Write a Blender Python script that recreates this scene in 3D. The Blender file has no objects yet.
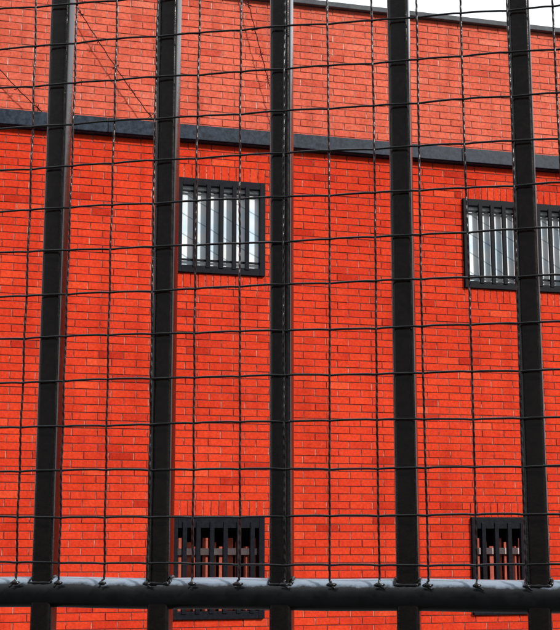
import bpy, math, random
from mathutils import Vector
random.seed(7)
scene=bpy.context.scene
COL=scene.collection
CAMZ=1.6

# ---------------------------------------------------------------- helpers
def mat_new(name):
    m=bpy.data.materials.new(name); m.use_nodes=True
    nt=m.node_tree; return m,nt,nt.nodes['Principled BSDF']
def N(nt,t,**k):
    n=nt.nodes.new(t)
    for a,b in k.items(): setattr(n,a,b)
    return n
def ramp(nt,fac,stops):
    r=N(nt,'ShaderNodeValToRGB')
    e=r.color_ramp.elements
    while len(e)<len(stops): e.new(0.5)
    for i,(p,c) in enumerate(stops):
        e[i].position=p; e[i].color=(*c,1)
    nt.links.new(fac,r.inputs[0]); return r
def noise(nt,scale,detail=4,rough=.55,coord='Object',vec=None):
    n=N(nt,'ShaderNodeTexNoise'); n.inputs['Scale'].default_value=scale
    n.inputs['Detail'].default_value=detail; n.inputs['Roughness'].default_value=rough
    if vec is None:
        tc=N(nt,'ShaderNodeTexCoord'); vec=tc.outputs[coord]
    nt.links.new(vec,n.inputs['Vector']); return n
def mix(nt,fac,a,b,mode='MIX'):
    m=N(nt,'ShaderNodeMix',data_type='RGBA',blend_type=mode)
    for s,v in ((m.inputs[0],fac),(m.inputs[6],a),(m.inputs[7],b)):
        if hasattr(v,'is_output'): nt.links.new(v,s)
        elif isinstance(v,(int,float)): s.default_value=v
        else: s.default_value=(*v,1)
    return m.outputs[2]
def bump(nt,h,strength,dist,bsdf):
    b=N(nt,'ShaderNodeBump'); b.inputs['Strength'].default_value=strength
    b.inputs['Distance'].default_value=dist
    nt.links.new(h,b.inputs['Height']); nt.links.new(b.outputs[0],bsdf.inputs['Normal'])

def obj_from(name,verts,faces,mat=None,parent=None,smooth=False):
    me=bpy.data.meshes.new(name); me.from_pydata(verts,[],faces); me.validate(); me.update()
    if mat: me.materials.append(mat)
    if smooth:
        for p in me.polygons: p.use_smooth=True
    o=bpy.data.objects.new(name,me); COL.objects.link(o)
    if parent: o.parent=parent
    return o
def empty(name,loc=(0,0,0),rz=0,parent=None):
    o=bpy.data.objects.new(name,None); COL.objects.link(o)
    o.location=loc; o.rotation_euler=(0,0,rz)
    if parent: o.parent=parent
    o.empty_display_size=.2
    return o
def box(V,F,x0,x1,y0,y1,z0,z1):
    b=len(V)
    V+= [(x0,y0,z0),(x1,y0,z0),(x1,y1,z0),(x0,y1,z0),(x0,y0,z1),(x1,y0,z1),(x1,y1,z1),(x0,y1,z1)]
    F+= [(b,b+1,b+5,b+4),(b+1,b+2,b+6,b+5),(b+2,b+3,b+7,b+6),(b+3,b,b+4,b+7),(b+4,b+5,b+6,b+7),(b+3,b+2,b+1,b)]
def bevel(o,w,seg=2):
    m=o.modifiers.new('bevel','BEVEL'); m.width=w; m.segments=seg; m.limit_method='ANGLE'
def tube(V,F,pts,r,n=8,caps=True):
    b0=len(V); L=len(pts)
    for i,p in enumerate(pts):
        a=pts[max(0,i-1)]; c=pts[min(L-1,i+1)]
        t=(Vector(c)-Vector(a)).normalized()
        up=Vector((0,1,0)) if abs(t.y)<.9 else Vector((1,0,0))
        u=t.cross(up).normalized(); w=t.cross(u).normalized()
        rr=r[i] if isinstance(r,(list,tuple)) else r
        for k in range(n):
            an=2*math.pi*k/n
            q=Vector(p)+u*math.cos(an)*rr+w*math.sin(an)*rr
            V.append(tuple(q))
    for i in range(L-1):
        for k in range(n):
            k2=(k+1)%n
            F.append((b0+i*n+k,b0+i*n+k2,b0+(i+1)*n+k2,b0+(i+1)*n+k))
    if caps:
        F.append(tuple(b0+k for k in reversed(range(n))))
        F.append(tuple(b0+(L-1)*n+k for k in range(n)))

# ---------------------------------------------------------------- materials
def brick_mat(name,cols,pale):
    m,nt,b=mat_new(name)
    at=N(nt,'ShaderNodeAttribute'); at.attribute_name='tint'
    r=ramp(nt,at.outputs['Fac'],cols)
    n1=noise(nt,38,5,.65); n2=noise(nt,.9,4,.6); n3=noise(nt,9,4,.6)
    r1=ramp(nt,n1.outputs[0],[(.3,(.76,.70,.68)),(.62,(1.10,1.12,1.12))])
    c=mix(nt,1,r.outputs[0],r1.outputs[0],'MULTIPLY')
    r2=ramp(nt,n2.outputs[0],[(.3,(.88,.80,.80)),(.65,(1.06,1.10,1.10))])
    c=mix(nt,1,c,r2.outputs[0],'MULTIPLY')
    # weather streaks running down the wall
    tc=N(nt,'ShaderNodeTexCoord'); mp=N(nt,'ShaderNodeMapping'); nt.links.new(tc.outputs['Object'],mp.inputs[0])
    mp.inputs['Scale'].default_value=(3.5,1,.35)
    n5=noise(nt,1.6,5,.6,vec=mp.outputs[0])
    r5=ramp(nt,n5.outputs[0],[(.34,(.82,.76,.76)),(.5,(1,1,1))])
    c=mix(nt,1,c,r5.outputs[0],'MULTIPLY')
    r3=ramp(nt,n3.outputs[0],[(.58,(0,0,0)),(.78,(.25,.25,.25))])
    c=mix(nt,r3.outputs[0],c,pale)
    nt.links.new(c,b.inputs['Base Color'])
    b.inputs['Roughness'].default_value=.85; b.inputs['Specular IOR Level'].default_value=.05
    bump(nt,n1.outputs[0],.5,.004,b)
    return m
M_brick=brick_mat('red_brick',[(0,(.44,.026,.011)),(.3,(.59,.042,.0155)),(.8,(.65,.052,.018)),(1,(.69,.078,.028))],(.66,.15,.08))
M_brick_up=brick_mat('hazy_red_brick',[(0,(.54,.08,.048)),(.3,(.62,.115,.068)),(.8,(.67,.14,.083)),(1,(.70,.18,.115))],(.72,.35,.27))  # upper brick lightened: haze painted into the colour

def mortar_mat(name,dark,light):
    m,nt,b=mat_new(name)
    tc=N(nt,'ShaderNodeTexCoord'); sp=N(nt,'ShaderNodeSeparateXYZ'); nt.links.new(tc.outputs['Object'],sp.inputs[0])
    a=N(nt,'ShaderNodeMath',operation='SUBTRACT'); nt.links.new(sp.outputs[2],a.inputs[0]); a.inputs[1].default_value=4.13-20*.072
    d=N(nt,'ShaderNodeMath',operation='DIVIDE'); nt.links.new(a.outputs[0],d.inputs[0]); d.inputs[1].default_value=.072
    f=N(nt,'ShaderNodeMath',operation='FRACT'); nt.links.new(d.outputs[0],f.inputs[0])
    p=N(nt,'ShaderNodeMath',operation='PINGPONG'); nt.links.new(f.outputs[0],p.inputs[0]); p.inputs[1].default_value=.5
    n=noise(nt,14,5,.7)
    r=ramp(nt,p.outputs[0],[(.06,(0,0,0)),(.14,(1,1,1))])
    n4=noise(nt,6,4,.6)
    lr=ramp(nt,n4.outputs[0],[(.44,dark),(.60,light)])
    c=mix(nt,r.outputs[0],dark,lr.outputs[0])  # horizontal joints darkened: their shadow is put into the colour
    r1=ramp(nt,n.outputs[0],[(.3,(.65,.65,.65)),(.7,(1.3,1.3,1.3))])
    c=mix(nt,1,c,r1.outputs[0],'MULTIPLY')
    nt.links.new(c,b.inputs['Base Color']); b.inputs['Roughness'].default_value=.9
    bump(nt,n.outputs[0],.5,.004,b)
    return m
M_mortar=mortar_mat('shaded_joint_mortar',(.19,.026,.017),(.46,.24,.18))
M_mortar_up=mortar_mat('hazy_mortar',(.30,.09,.065),(.60,.44,.37))  # parapet joints carry the same painted haze

def paint(name,c0,c1,rough,spec,nscale,bstr,ior=1.45,top_sheen=None):
    m,nt,b=mat_new(name)
    n=noise(nt,nscale,6,.65); r=ramp(nt,n.outputs[0],[(.35,c0),(.7,c1)])
    col=r.outputs[0]
    if top_sheen:  # sky sheen painted into the colour of upward faces
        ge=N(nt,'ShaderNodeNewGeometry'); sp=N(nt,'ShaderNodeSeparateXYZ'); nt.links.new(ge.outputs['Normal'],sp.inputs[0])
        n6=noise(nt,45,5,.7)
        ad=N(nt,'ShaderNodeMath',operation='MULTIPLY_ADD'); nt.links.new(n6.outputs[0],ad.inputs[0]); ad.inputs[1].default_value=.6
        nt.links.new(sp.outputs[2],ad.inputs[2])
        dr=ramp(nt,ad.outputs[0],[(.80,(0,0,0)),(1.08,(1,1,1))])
        col=mix(nt,dr.outputs[0],col,top_sheen)
    nt.links.new(col,b.inputs['Base Color'])
    rr=ramp(nt,n.outputs[0],[(.3,(rough,)*3),(.75,(min(1,rough+.10),)*3)])
    nt.links.new(rr.outputs[0],b.inputs['Roughness'])
    b.inputs['Specular IOR Level'].default_value=spec; b.inputs['IOR'].default_value=ior
    bump(nt,n.outputs[0],bstr,.001,b)
    return m
M_post=paint('black_gate_paint',(.0018,.0013,.0012),(.0060,.0032,.0025),.11,.5,130,.2,1.42)
M_rail=paint('black_rail_paint',(.0025,.003,.0035),(.007,.008,.010),.2,.5,60,.4,1.4,top_sheen=(.22,.27,.34))
M_wire=paint('black_wire_paint',(.0022,.0022,.0026),(.006,.006,.007),.16,.5,200,.25,1.42)
M_frame=paint('dark_window_paint',(.005,.006,.009),(.011,.012,.017),.45,.2,30,.2,1.3)
M_ledge=paint('dark_blue_flashing',(.007,.012,.020),(.032,.046,.07),.4,.4,22,.9,1.3)
M_cop=paint('grey_coping',(.04,.045,.055),(.09,.1,.11),.6,.3,12,.5)
M_conc=paint('pale_concrete',(.42,.41,.39),(.58,.57,.54),.8,.2,8,.6)
M_asph=paint('asphalt',(.04,.04,.042),(.07,.07,.068),.85,.2,40,.8)
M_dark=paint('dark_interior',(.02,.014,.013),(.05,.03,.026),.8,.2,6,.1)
M_rust=paint('red_brown_paint',(.34,.06,.035),(.50,.12,.08),.6,.3,12,.2)
M_pale=paint('pale_pink_stone',(.60,.42,.40),(.75,.62,.60),.7,.2,10,.2)
M_glass,nt,b=mat_new('pale_glass_reflected_wires')
tc=N(nt,'ShaderNodeTexCoord'); mp=N(nt,'ShaderNodeMapping'); nt.links.new(tc.outputs['Object'],mp.inputs[0])
mp.inputs['Rotation'].default_value=(0,math.radians(62),0)
w=N(nt,'ShaderNodeTexWave',wave_type='BANDS',bands_direction='X'); nt.links.new(mp.outputs[0],w.inputs[0])
w.inputs['Scale'].default_value=1.7; w.inputs['Distortion'].default_value=.9; w.inputs['Detail'].default_value=1
r=ramp(nt,w.outputs[0],[(.0,(.38,.46,.52)),(.02,(.88,.92,.94))])  # wire reflections painted in as thin diagonal lines
n=noise(nt,3.5,3,.5); r2=ramp(nt,n.outputs[0],[(.36,(.74,.90,1.0)),(.55,(1.0,1.0,1.0))])
nt.links.new(mix(nt,1,r.outputs[0],r2.outputs[0],'MULTIPLY'),b.inputs['Base Color'])
b.inputs['Roughness'].default_value=.06; b.inputs['Specular IOR Level'].default_value=.8

# ---------------------------------------------------------------- brick building
C=.072; BL=.232; J=.0086
bld=empty('brick_building',(0,12,0),math.radians(15))
bld['label']='red brick building with barred windows and a dark ledge'; bld['category']='building'
ZT=(4.13,4.13+13*C); ZL=(4.13-45*C,4.13-32*C)
WINS=[(-1.035,-.155,ZT,False),(-1.035,-.155,ZL,True),(1.94,3.36,ZT,False),(1.94,2.74,ZL,True),(-4.95,-4.07,ZT,False),(-4.95,-4.07,ZL,True)]
S0,S1=-9.0,14
LEDZ=4.13+18*C
holes=[]; soldier=[]
for a,b_,zz,low in WINS:
    holes.append((a,b_,*zz)); soldier.append((a,b_,zz[1],zz[1]+2*C))
    if not low: soldier.append((a,b_,zz[0]-2*C,zz[0]))
def brickwall(name,s0,s1,z0,z1,y,excl,sold,mat,parent,dep=.02):
    V=[];F=[];T=[]
    def one(x0,x1,za,zb):
        if x1-x0<.02: return
        dy=random.uniform(-.0018,.0018); b0=len(V)
        e=.0022; j=lambda:random.uniform(-.0013,.0013)
        xa,xb,zc,zd=x0+j(),x1+j(),za+j(),zb+j()
        tl=random.uniform(-.0012,.0012)
        V.extend([(xa+e,y+dy+tl,zc+e),(xb-e,y+dy-tl,zc+e),(xb-e,y+dy-tl,zd-e),(xa+e,y+dy+tl,zd-e),
                  (xa,y+dy+e+.001,zc),(xb,y+dy+e+.001,zc),(xb,y+dy+e+.001,zd),(xa,y+dy+e+.001,zd),
                  (xa,y+dep,zc),(xb,y+dep,zc),(xb,y+dep,zd),(xa,y+dep,zd)])
        F.append((b0,b0+1,b0+2,b0+3))
        for q in (0,4):
            for k in range(4):
                k2=(k+1)%4
                F.append((b0+q+k,b0+q+4+k,b0+q+4+k2,b0+q+k2))
        t=min(1,max(0,random.gauss(.5,.17)))
        if random.random()<.03: t=random.choice((0.02,.98))
        T.extend([t]*9)
    rows=int(round((z1-z0)/C)); 
    for i in range(rows):
        za=z0+i*C+J/2; zb=z0+(i+1)*C-J/2; zc=(za+zb)/2
        iv=[(s0,s1)]
        for (a,b2,c,d) in excl+sold:
            if c<zc<d:
                new=[]
                for (p,q) in iv:
                    if b2<=p or a>=q: new.append((p,q)); continue
                    if a>p: new.append((p,a))
                    if b2<q: new.append((b2,q))
                iv=new
        off=(i%2)*BL/2+random.uniform(-.006,.006)
        k0=math.floor((s0-off)/BL)-1; k1=math.ceil((s1-off)/BL)+1
        for k in range(k0,k1):
            x0=off+k*BL; x1=x0+BL
            for p,q in iv:
                lo=max(x0,p); hi=min(x1,q)
                if hi-lo>.03: one(lo+J/2,hi-J/2,za,zb)
    for (a,b2,c,d) in sold:
        n=int(round((b2-a)/C)); w_=(b2-a)/n
        for k in range(n): one(a+k*w_+J/2,a+(k+1)*w_-J/2,c+J/2,d-J/2)
    o=obj_from(name,V,F,mat,parent)
    at=o.data.attributes.new('tint','FLOAT','FACE')
    at.data.foreach_set('value',T[:len(o.data.polygons)])
    return o
def plate(name,s0,s1,z0,z1,y,hol,mat,parent):
    xs=sorted({s0,s1,*[h[0] for h in hol],*[h[1] for h in hol]}); zs=sorted({z0,z1,*[h[2] for h in hol],*[h[3] for h in hol]})
    V=[];F=[]
    for i in range(len(xs)-1):
        for j in range(len(zs)-1):
            cx=(xs[i]+xs[i+1])/2; cz=(zs[j]+zs[j+1])/2
            if any(h[0]<cx<h[1] and h[2]<cz<h[3] for h in hol): continue
            b0=len(V); V+=[(xs[i],y,zs[j]),(xs[i+1],y,zs[j]),(xs[i+1],y,zs[j+1]),(xs[i],y,zs[j+1])]; F.append((b0,b0+1,b0+2,b0+3))
    return obj_from(name,V,F,mat,parent)
zb0=4.13-53*C
brickwall('brick_wall',S0,S1,zb0,LEDZ,0,holes,soldier,M_brick,bld)
plate('mortar',S0,S1,zb0,LEDZ,.0055,holes,M_mortar,bld)
UY=.06
brickwall('parapet_wall',S0,S1,LEDZ+2*C,LEDZ+2*C+20*C,UY,[],[],M_brick_up,bld)
plate('parapet_mortar',S0,S1,LEDZ+2*C,LEDZ+2*C+20*C,UY+.0055,[],M_mortar_up,bld)
ZTOP=LEDZ+22*C
V=[];F=[]
x=S0
while x<S1:
    L=1.82
    box(V,F,x,min(x+L-.006,S1),-.085,.2,LEDZ+.012,LEDZ+.158)
    x+=L
box(V,F,S0,S1,-.065,.2,LEDZ+.002,LEDZ+.0115)
o=obj_from('ledge',V,F,M_ledge,bld); bevel(o,.03,4)
V=[];F=[]
box(V,F,S0,S1,-.03+UY-.03,.4,ZTOP,ZTOP+.055)
o=obj_from('roof_coping',V,F,M_cop,bld); bevel(o,.006,2)
V=[];F=[]
box(V,F,S0,S1,-.05,.4,0,zb0-.003)
o=obj_from('plinth',V,F,M_conc,bld); bevel(o,.01,2)
V=[];F=[]
box(V,F,S0,S1,.6,9,0,ZTOP-.02)
obj_from('building_core',V,F,M_cop,bld)

def window(a,b_,z0,z1,low):
    g=empty('window',(a,0,z0),0,bld)
    W=b_-a; H=z1-z0; t=.055
    V=[];F=[]
    y0=-.03
    box(V,F,0,t,y0,.12,0,H); box(V,F,W-t,W,y0,.12,0,H)
    box(V,F,t,W-t,y0+.003,.12,H-t*(2.0 if low else 1.3),H); box(V,F,t,W-t,y0+.003,.12,0,t*1.3)
    o=obj_from('frame',V,F,M_frame,g); bevel(o,.004,2)
    V=[];F=[]
    n=int(round((W-2*t)/.128))
    for k in range(n-1+(1 if low else 0)):
        cx=t+(W-2*t)*(k+1)/n if not low else t+(W-2*t)*(k+.5)/n
        bw=.021
        box(V,F,cx-bw,cx+bw,y0-.006,(.02 if low else -.008),t*1.3-.02,H-t*1.3+.02)
    if not low:
        box(V,F,t-.01,W-t+.01,-.007,.004,H-t*2.5,H-t*2.1)
        box(V,F,t-.01,W-t+.01,-.007,.004,t*2.1,t*2.5)
    o=obj_from('security_bars',V,F,M_frame,g); bevel(o,.003,2)
    if not low:
        V=[];F=[]
        box(V,F,t,W-t,.028,.038,t,H-t)
        obj_from('glass_pane',V,F,M_glass,g)
        V=[];F=[]
        box(V,F,W*.5-.018,W*.5+.018,.012,.027,t*1.1,H-t*1.1)
        o=obj_from('sash',V,F,M_frame,g); bevel(o,.003,2)
    else:
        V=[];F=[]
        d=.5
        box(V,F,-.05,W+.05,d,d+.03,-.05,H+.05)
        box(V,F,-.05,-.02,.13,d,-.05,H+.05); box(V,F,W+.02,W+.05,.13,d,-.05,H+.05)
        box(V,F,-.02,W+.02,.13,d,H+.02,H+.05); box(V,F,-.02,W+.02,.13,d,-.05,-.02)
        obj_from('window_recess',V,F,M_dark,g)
        V=[];F=[]
        k=0; xx=t+.02
        while xx<W-t-.03:
            box(V,F,xx,xx+.05,.09,.115,.02,H-.20-.04*(k%3)); xx+=.079; k+=1
        obj_from('inner_picket',V,F,M_rust,g)
        V=[];F=[]
        box(V,F,t,W-t,.06,.085,H*.62,H*.62+.06)
        box(V,F,t,W-t,.06,.085,H*.25,H*.25+.05)
        obj_from('inner_rail',V,F,M_pale,g)
    return g
for a,b_,zz,low in WINS: window(a,b_,zz[0],zz[1],low)

def barbed(p,q,sag):
    V=[];F=[]; pts=[]
    P=Vector(p);Q=Vector(q); n=40
    for i in range(n+1):
        t=i/n; v=P.lerp(Q,t); v.z-=sag*4*t*(1-t); v.x+=.004*math.sin(i*1.7); pts.append(tuple(v))
    tube(V,F,pts,.0045,5)
    for i in range(3,n,7):
        c=Vector(pts[i])
        for k in range(3):
            a=random.uniform(0,6.28); d=Vector((math.cos(a),random.uniform(-.5,.5),math.sin(a))).normalized()*.035
            tube(V,F,[tuple(c-d),tuple(c+d)],.003,4)
    o=obj_from('barbed_wire',V,F,M_frame)
    o.location=(0,12,0); o.rotation_euler=(0,0,math.radians(15))
    o['label']='thin dark barbed wire strand hanging over brick parapet'; o['category']='barbed wire'; o['group']='barbed wires on the parapet'
barbed((-3.45,-.02,6.95),(-2.33,-.02,LEDZ+.17),.12)
barbed((-2.25,-.02,ZTOP+.02),(-1.26,-.02,LEDZ+.17),.05)
barbed((-.36,-.02,ZTOP+.02),(.02,-.02,LEDZ+.17),.02)

# ---------------------------------------------------------------- gate / fence
FY=1.43
fen=empty('wire_mesh_fence',(0,FY,0),math.radians(-11))
fen['label']='black steel bar fence covered with crimped wire mesh'; fen['category']='fence'
PS=.1415; PWID=.0255; PD=.027
def post_mesh(zlo,zhi):
    ring=[]; rad=.0058; hx=PWID/2; hy=PD/2
    for cx,cy,a0 in ((hx-rad,hy-rad,0),(-hx+rad,hy-rad,90),(-hx+rad,-hy+rad,180),(hx-rad,-hy+rad,270)):
        for k in range(9):
            a=math.radians(a0+k*11.25); ring.append((cx+rad*math.cos(a),cy+rad*math.sin(a)))
    V=[];F=[]; n=len(ring); L=30
    for i in range(L+1):
        z=zlo+(zhi-zlo)*i/L
        for (x,y) in ring: V.append((x,y+PD/2,z))
    for i in range(L):
        for k in range(n):
            k2=(k+1)%n; F.append((i*n+k,i*n+k2,(i+1)*n+k2,(i+1)*n+k))
    F.append(tuple(L*n+k for k in range(n)))
    F.append(tuple(reversed(range(n))))
    return V,F
ZR=CAMZ-.0590; RR=.0176
V,F=post_mesh(0,2.72)
pm=None
for k in range(-5,6):
    if pm is None:
        o=obj_from('post',V,F,M_post,fen,True); pm=o
    else:
        o=pm.copy(); COL.objects.link(o); o.parent=fen
    o.location=(k*PS+random.uniform(-.0008,.0008),0,0)
    o.rotation_euler=(0,random.uniform(-.0006,.0006),0)
def bead(parent,k):
    V=[];F=[]; pts=[]
    hx=PWID/2+.0005; hy=PD/2+.0005
    cor=[(hx,-hy),(hx,hy),(-hx,hy),(-hx,-hy),(hx,-hy)]
    for a,b_ in zip(cor[:-1],cor[1:]):
        for j in range(8):
            t=j/8; x=a[0]+(b_[0]-a[0])*t; y=a[1]+(b_[1]-a[1])*t
            z=ZR+math.sqrt(max(0,RR*RR-y*y))+.0005
            pts.append((x,y+PD/2,z))
    pts.append(pts[0])
    tube(V,F,pts,[.0018+random.uniform(-.0007,.0009) for _ in pts],7)
    o=obj_from('weld',V,F,M_wire,parent,True); o.location=(k*PS,0,0)
for k in range(-3,4): bead(fen,k)
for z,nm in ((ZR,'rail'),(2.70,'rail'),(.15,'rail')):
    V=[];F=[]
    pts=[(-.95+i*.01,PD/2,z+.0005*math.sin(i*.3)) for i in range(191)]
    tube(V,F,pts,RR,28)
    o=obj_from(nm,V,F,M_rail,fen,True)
WP=.0528; XO=.0062; RZ0=CAMZ+.0275
NC=range(-16,17); NR=range(-1,21)
R=.00132
ytop=-.0060
ncoef=lambda: (random.uniform(0,6.28),random.uniform(0,6.28))
for j in NR:
    z=RZ0+j*WP; pa,pb=ncoef(); V=[];F=[];pts=[]
    xx=-.87
    while xx<.87:
        u=(xx-XO)/WP
        y=ytop+.0012*math.cos(math.pi*(u+j))
        bumpz=-.0007*math.exp(-((u-round(u))/.13)**2)
        zz=z+bumpz+.0009*math.sin(xx*9+pa)+.0004*math.sin(xx*31+pb)
        pts.append((xx,y,zz)); xx+=.0035
    tube(V,F,pts,R,8)
    obj_from('horizontal_wire',V,F,M_wire,fen,True)
for i in NC:
    x=XO+i*WP; pa,pb=ncoef(); V=[];F=[];pts=[]
    lean=random.uniform(-.0010,.0010)
    side=random.choice((-1,1)); tail=random.uniform(.003,.007)
    for t in range(7):
        a=t/6
        pts.append((x+side*tail*(1-a)**2+.0006*math.sin(t*2),ytop-.0025*(1-a)-.001,ZR+RR*.55-.003+.0013*t+random.uniform(-.0005,.0005)))
    z=pts[-1][2]+.0015
    while z<2.69:
        v=(z-RZ0)/WP
        y=ytop-.0012*math.cos(math.pi*(v+i))
        ph=2*math.pi*(z-RZ0)/(WP/5.0)
        xx=x+.00016*math.sin(ph+pa*.3)+.0009*math.sin(z*8+pa)+lean*math.sin(z*3)
        pts.append((xx,y+.0003*math.cos(ph),z)); z+=.0016
    tube(V,F,pts,R,7)
    obj_from('vertical_wire',V,F,M_wire,fen,True)
    V=[];F=[]; a=random.uniform(.0022,.0036)
    tube(V,F,[(x-a*1.6,ytop-.001,ZR+RR*.62),(x-a*.6,ytop-.002,ZR+RR*.66),(x+a*.6,ytop-.002,ZR+RR*.62),(x+a*1.7,ytop-.001,ZR+RR*.68)],[.0012,.0026,.0022,.001],8)
    obj_from('wire_weld',V,F,M_wire,fen,True)

# ---------------------------------------------------------------- ground
V=[(-300,-300,0),(300,-300,0),(300,300,0),(-300,300,0)];F=[(0,1,2,3)]
g=obj_from('ground',V,F,M_asph); g['kind']='structure'

# ---------------------------------------------------------------- light
el=math.radians(31); az=math.radians(128)
w=bpy.data.worlds.new('World'); scene.world=w; w.use_nodes=True; nt=w.node_tree
bg=nt.nodes['Background']
sky=N(nt,'ShaderNodeTexSky',sky_type='NISHITA'); sky.sun_disc=False
sky.sun_elevation=el; sky.sun_rotation=az; sky.dust_density=3
c=mix(nt,.8,sky.outputs[0],(13.5,13.9,14.4))
# added sky gradient: bright over building, dimmed low behind camera for dark post fronts
tc=N(nt,'ShaderNodeTexCoord'); sp=N(nt,'ShaderNodeSeparateXYZ'); nt.links.new(tc.outputs['Generated'],sp.inputs[0])
zz=N(nt,'ShaderNodeMath',operation='MULTIPLY_ADD'); nt.links.new(sp.outputs[2],zz.inputs[0]); zz.inputs[1].default_value=.9; nt.links.new(sp.outputs[1],zz.inputs[2])
mr=N(nt,'ShaderNodeMapRange',interpolation_type='SMOOTHSTEP'); nt.links.new(zz.outputs[0],mr.inputs[0])
mr.inputs[1].default_value=-.75; mr.inputs[2].default_value=.45; mr.inputs[3].default_value=.24; mr.inputs[4].default_value=1.3
c=mix(nt,1,c,mr.outputs[0],'MULTIPLY')
nt.links.new(c,bg.inputs[0]); bg.inputs[1].default_value=.1
sd=bpy.data.lights.new('sun','SUN'); sd.energy=4.0; sd.angle=math.radians(4); sd.color=(1,.96,.9)
so=bpy.data.objects.new('sun',sd); COL.objects.link(so)
d=Vector((math.sin(az)*math.cos(el),math.cos(az)*math.cos(el),math.sin(el)))
so.rotation_euler=d.to_track_quat('Z','Y').to_euler()
scene.view_settings.view_transform='Standard'; scene.view_settings.look='None'; scene.view_settings.exposure=0

cd=bpy.data.cameras.new('camera'); cam=bpy.data.objects.new('camera',cd); COL.objects.link(cam)
cd.sensor_fit='HORIZONTAL'; cd.sensor_width=36; cd.lens=36*1255/560; cd.clip_start=.02; cd.clip_end=1000
cam.location=(0,0,CAMZ); cam.rotation_euler=(math.radians(90+10.2),0,0)
scene.camera=cam
